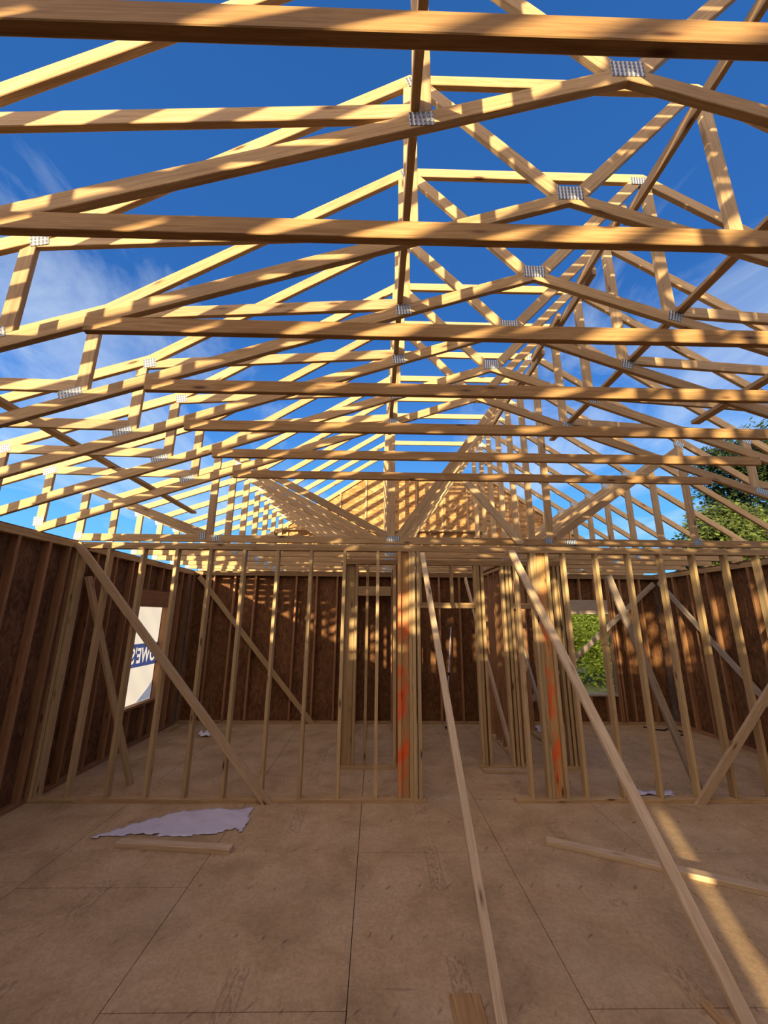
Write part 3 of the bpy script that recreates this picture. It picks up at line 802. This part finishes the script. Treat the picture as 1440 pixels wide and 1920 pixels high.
tree('yard_tree', (21.5, 24, -.7), 9.4, 3.4, 2.0, 'smaller paler tree in front of the big one beyond the right wall', (.13, .17, .035), 20000, seed=5, leaf=.16, clumps=34)
tree('slender_tree', (24.5, 40, -.7), 9.2, 2.4, 3, 'distant small treetop just showing above the stud wall at right', (.07, .11, .03), 9000, seed=8, leaf=.2, clumps=20)
tree('leafy_tree', (15.6, 31.0, -.7), 4.9, 3.8, .5, 'bright green leafy tree filling the upper view through the back window', (.40, .50, .04), 36000, seed=11, leaf=.15, clumps=70)
tree('leafy_shrub', (9.6, 18.6, -.7), 3.1, 2.5, .25, 'broad yellow-green bush filling the lower view through the back window', (.42, .50, .05), 26000, seed=12, leaf=.085, clumps=60)

# ------------------------------------------------------------------ sky, sun
SUN = V((-.40, -1.0, .185)).normalized()      # direction towards the sun
sun = bpy.data.lights.new('sun', 'SUN'); so = bpy.data.objects.new('sun', sun); link(so)
so.rotation_euler = (-SUN).to_track_quat('-Z', 'Y').to_euler()
sun.energy = 8.8; sun.color = (1.0, .79, .47); sun.angle = .012
w = bpy.data.worlds.new('sky'); sc.world = w; w.use_nodes = True
N, L = w.node_tree.nodes, w.node_tree.links
bg = N['Background']
tc = N.new('ShaderNodeTexCoord'); D = tc.outputs['Generated']
s = N.new('ShaderNodeSeparateXYZ'); L.new(D, s.inputs[0])
z = math_n(N, L, 'MAXIMUM', s.outputs[2], 0.0)
sky = ramp(N, L, z, [(0, (.26, .70, 1.0)), (.10, (.17, .55, .95)), (.24, (.115, .41, .88)), (.42, (.055, .225, .65)), (.62, (.028, .13, .42)), (1, (.02, .10, .32))])
# thin cloud
zd = math_n(N, L, 'ADD', z, .12)
cm = N.new('ShaderNodeCombineXYZ')
L.new(math_n(N, L, 'DIVIDE', s.outputs[0], zd), cm.inputs[0]); L.new(math_n(N, L, 'DIVIDE', s.outputs[1], zd), cm.inputs[1])
mp = N.new('ShaderNodeMapping'); L.new(cm.outputs[0], mp.inputs[0]); mp.inputs['Rotation'].default_value = (0, 0, .6); mp.inputs['Scale'].default_value = (1.0, .45, 1); mp.inputs['Location'].default_value = (.7, .2, 0)
c1 = noise(N, L, mp.outputs[0], 2.1, 7, .62, .9)
mp2 = N.new('ShaderNodeMapping'); L.new(cm.outputs[0], mp2.inputs[0]); mp2.inputs['Location'].default_value = (3.1, 1.4, 0)
c2 = noise(N, L, mp2.outputs[0], .75, 2, .5)
# less cloud in the middle of the view, more to either side
side = math_n(N, L, 'MULTIPLY', math_n(N, L, 'ABSOLUTE', math_n(N, L, 'SUBTRACT', cm.outputs[0] if False else math_n(N, L, 'DIVIDE', s.outputs[0], zd), -.05)), .35, clamp=True)
side = math_n(N, L, 'MINIMUM', side, .22)
cv = math_n(N, L, 'ADD', math_n(N, L, 'MULTIPLY', c1, .75), math_n(N, L, 'MULTIPLY', c2, .35))
cv = math_n(N, L, 'ADD', cv, side)
cv = math_n(N, L, 'SUBTRACT', cv, ramp(N, L, z, [(0, (.3, .3, .3)), (.12, (.16, .16, .16)), (.28, (0, 0, 0)), (.55, (0, 0, 0)), (.75, (.15, .15, .15))]))
cf = ramp(N, L, cv, [(.68, (0, 0, 0)), (1.0, (.7, .7, .7))])
sky = mixc(N, L, cf, sky, (.70, .80, .90))
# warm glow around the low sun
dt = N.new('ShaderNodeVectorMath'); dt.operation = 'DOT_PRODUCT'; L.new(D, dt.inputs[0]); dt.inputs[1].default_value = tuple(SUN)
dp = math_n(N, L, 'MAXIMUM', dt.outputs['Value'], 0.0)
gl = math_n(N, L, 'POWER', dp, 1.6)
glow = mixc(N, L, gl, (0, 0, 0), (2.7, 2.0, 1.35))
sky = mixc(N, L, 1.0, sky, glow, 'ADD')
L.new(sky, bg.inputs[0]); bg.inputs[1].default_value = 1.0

# ------------------------------------------------------------------ camera
f, pi_, ya, ro, h = 763.97, .2519, .0183, .0082, 1.9131
F = V((math.sin(ya) * math.cos(pi_), math.cos(ya) * math.cos(pi_), math.sin(pi_)))
R = V((math.cos(ya), -math.sin(ya), 0)); U = R.cross(F)
R2 = R * math.cos(ro) + U * math.sin(ro); U2 = -R * math.sin(ro) + U * math.cos(ro)
cam = bpy.data.cameras.new('camera'); co = bpy.data.objects.new('camera', cam); link(co)
mw = Matrix((R2, U2, -F)).transposed().to_4x4(); mw.translation = V((0, 0, h)); co.matrix_world = mw
cam.sensor_fit = 'HORIZONTAL'; cam.sensor_width = 36; cam.lens = f / 1440 * 36; cam.clip_start = .05; cam.clip_end = 300
sc.camera = co
vs_ = sc.view_settings
sc.display_settings.display_device = 'sRGB'
vs_.view_transform = 'Standard'; vs_.look = 'None'; vs_.gamma = 1; vs_.use_curve_mapping = False; vs_.exposure = 0.27
try: sc.cycles.max_bounces = 6; sc.cycles.diffuse_bounces = 4
except Exception: pass
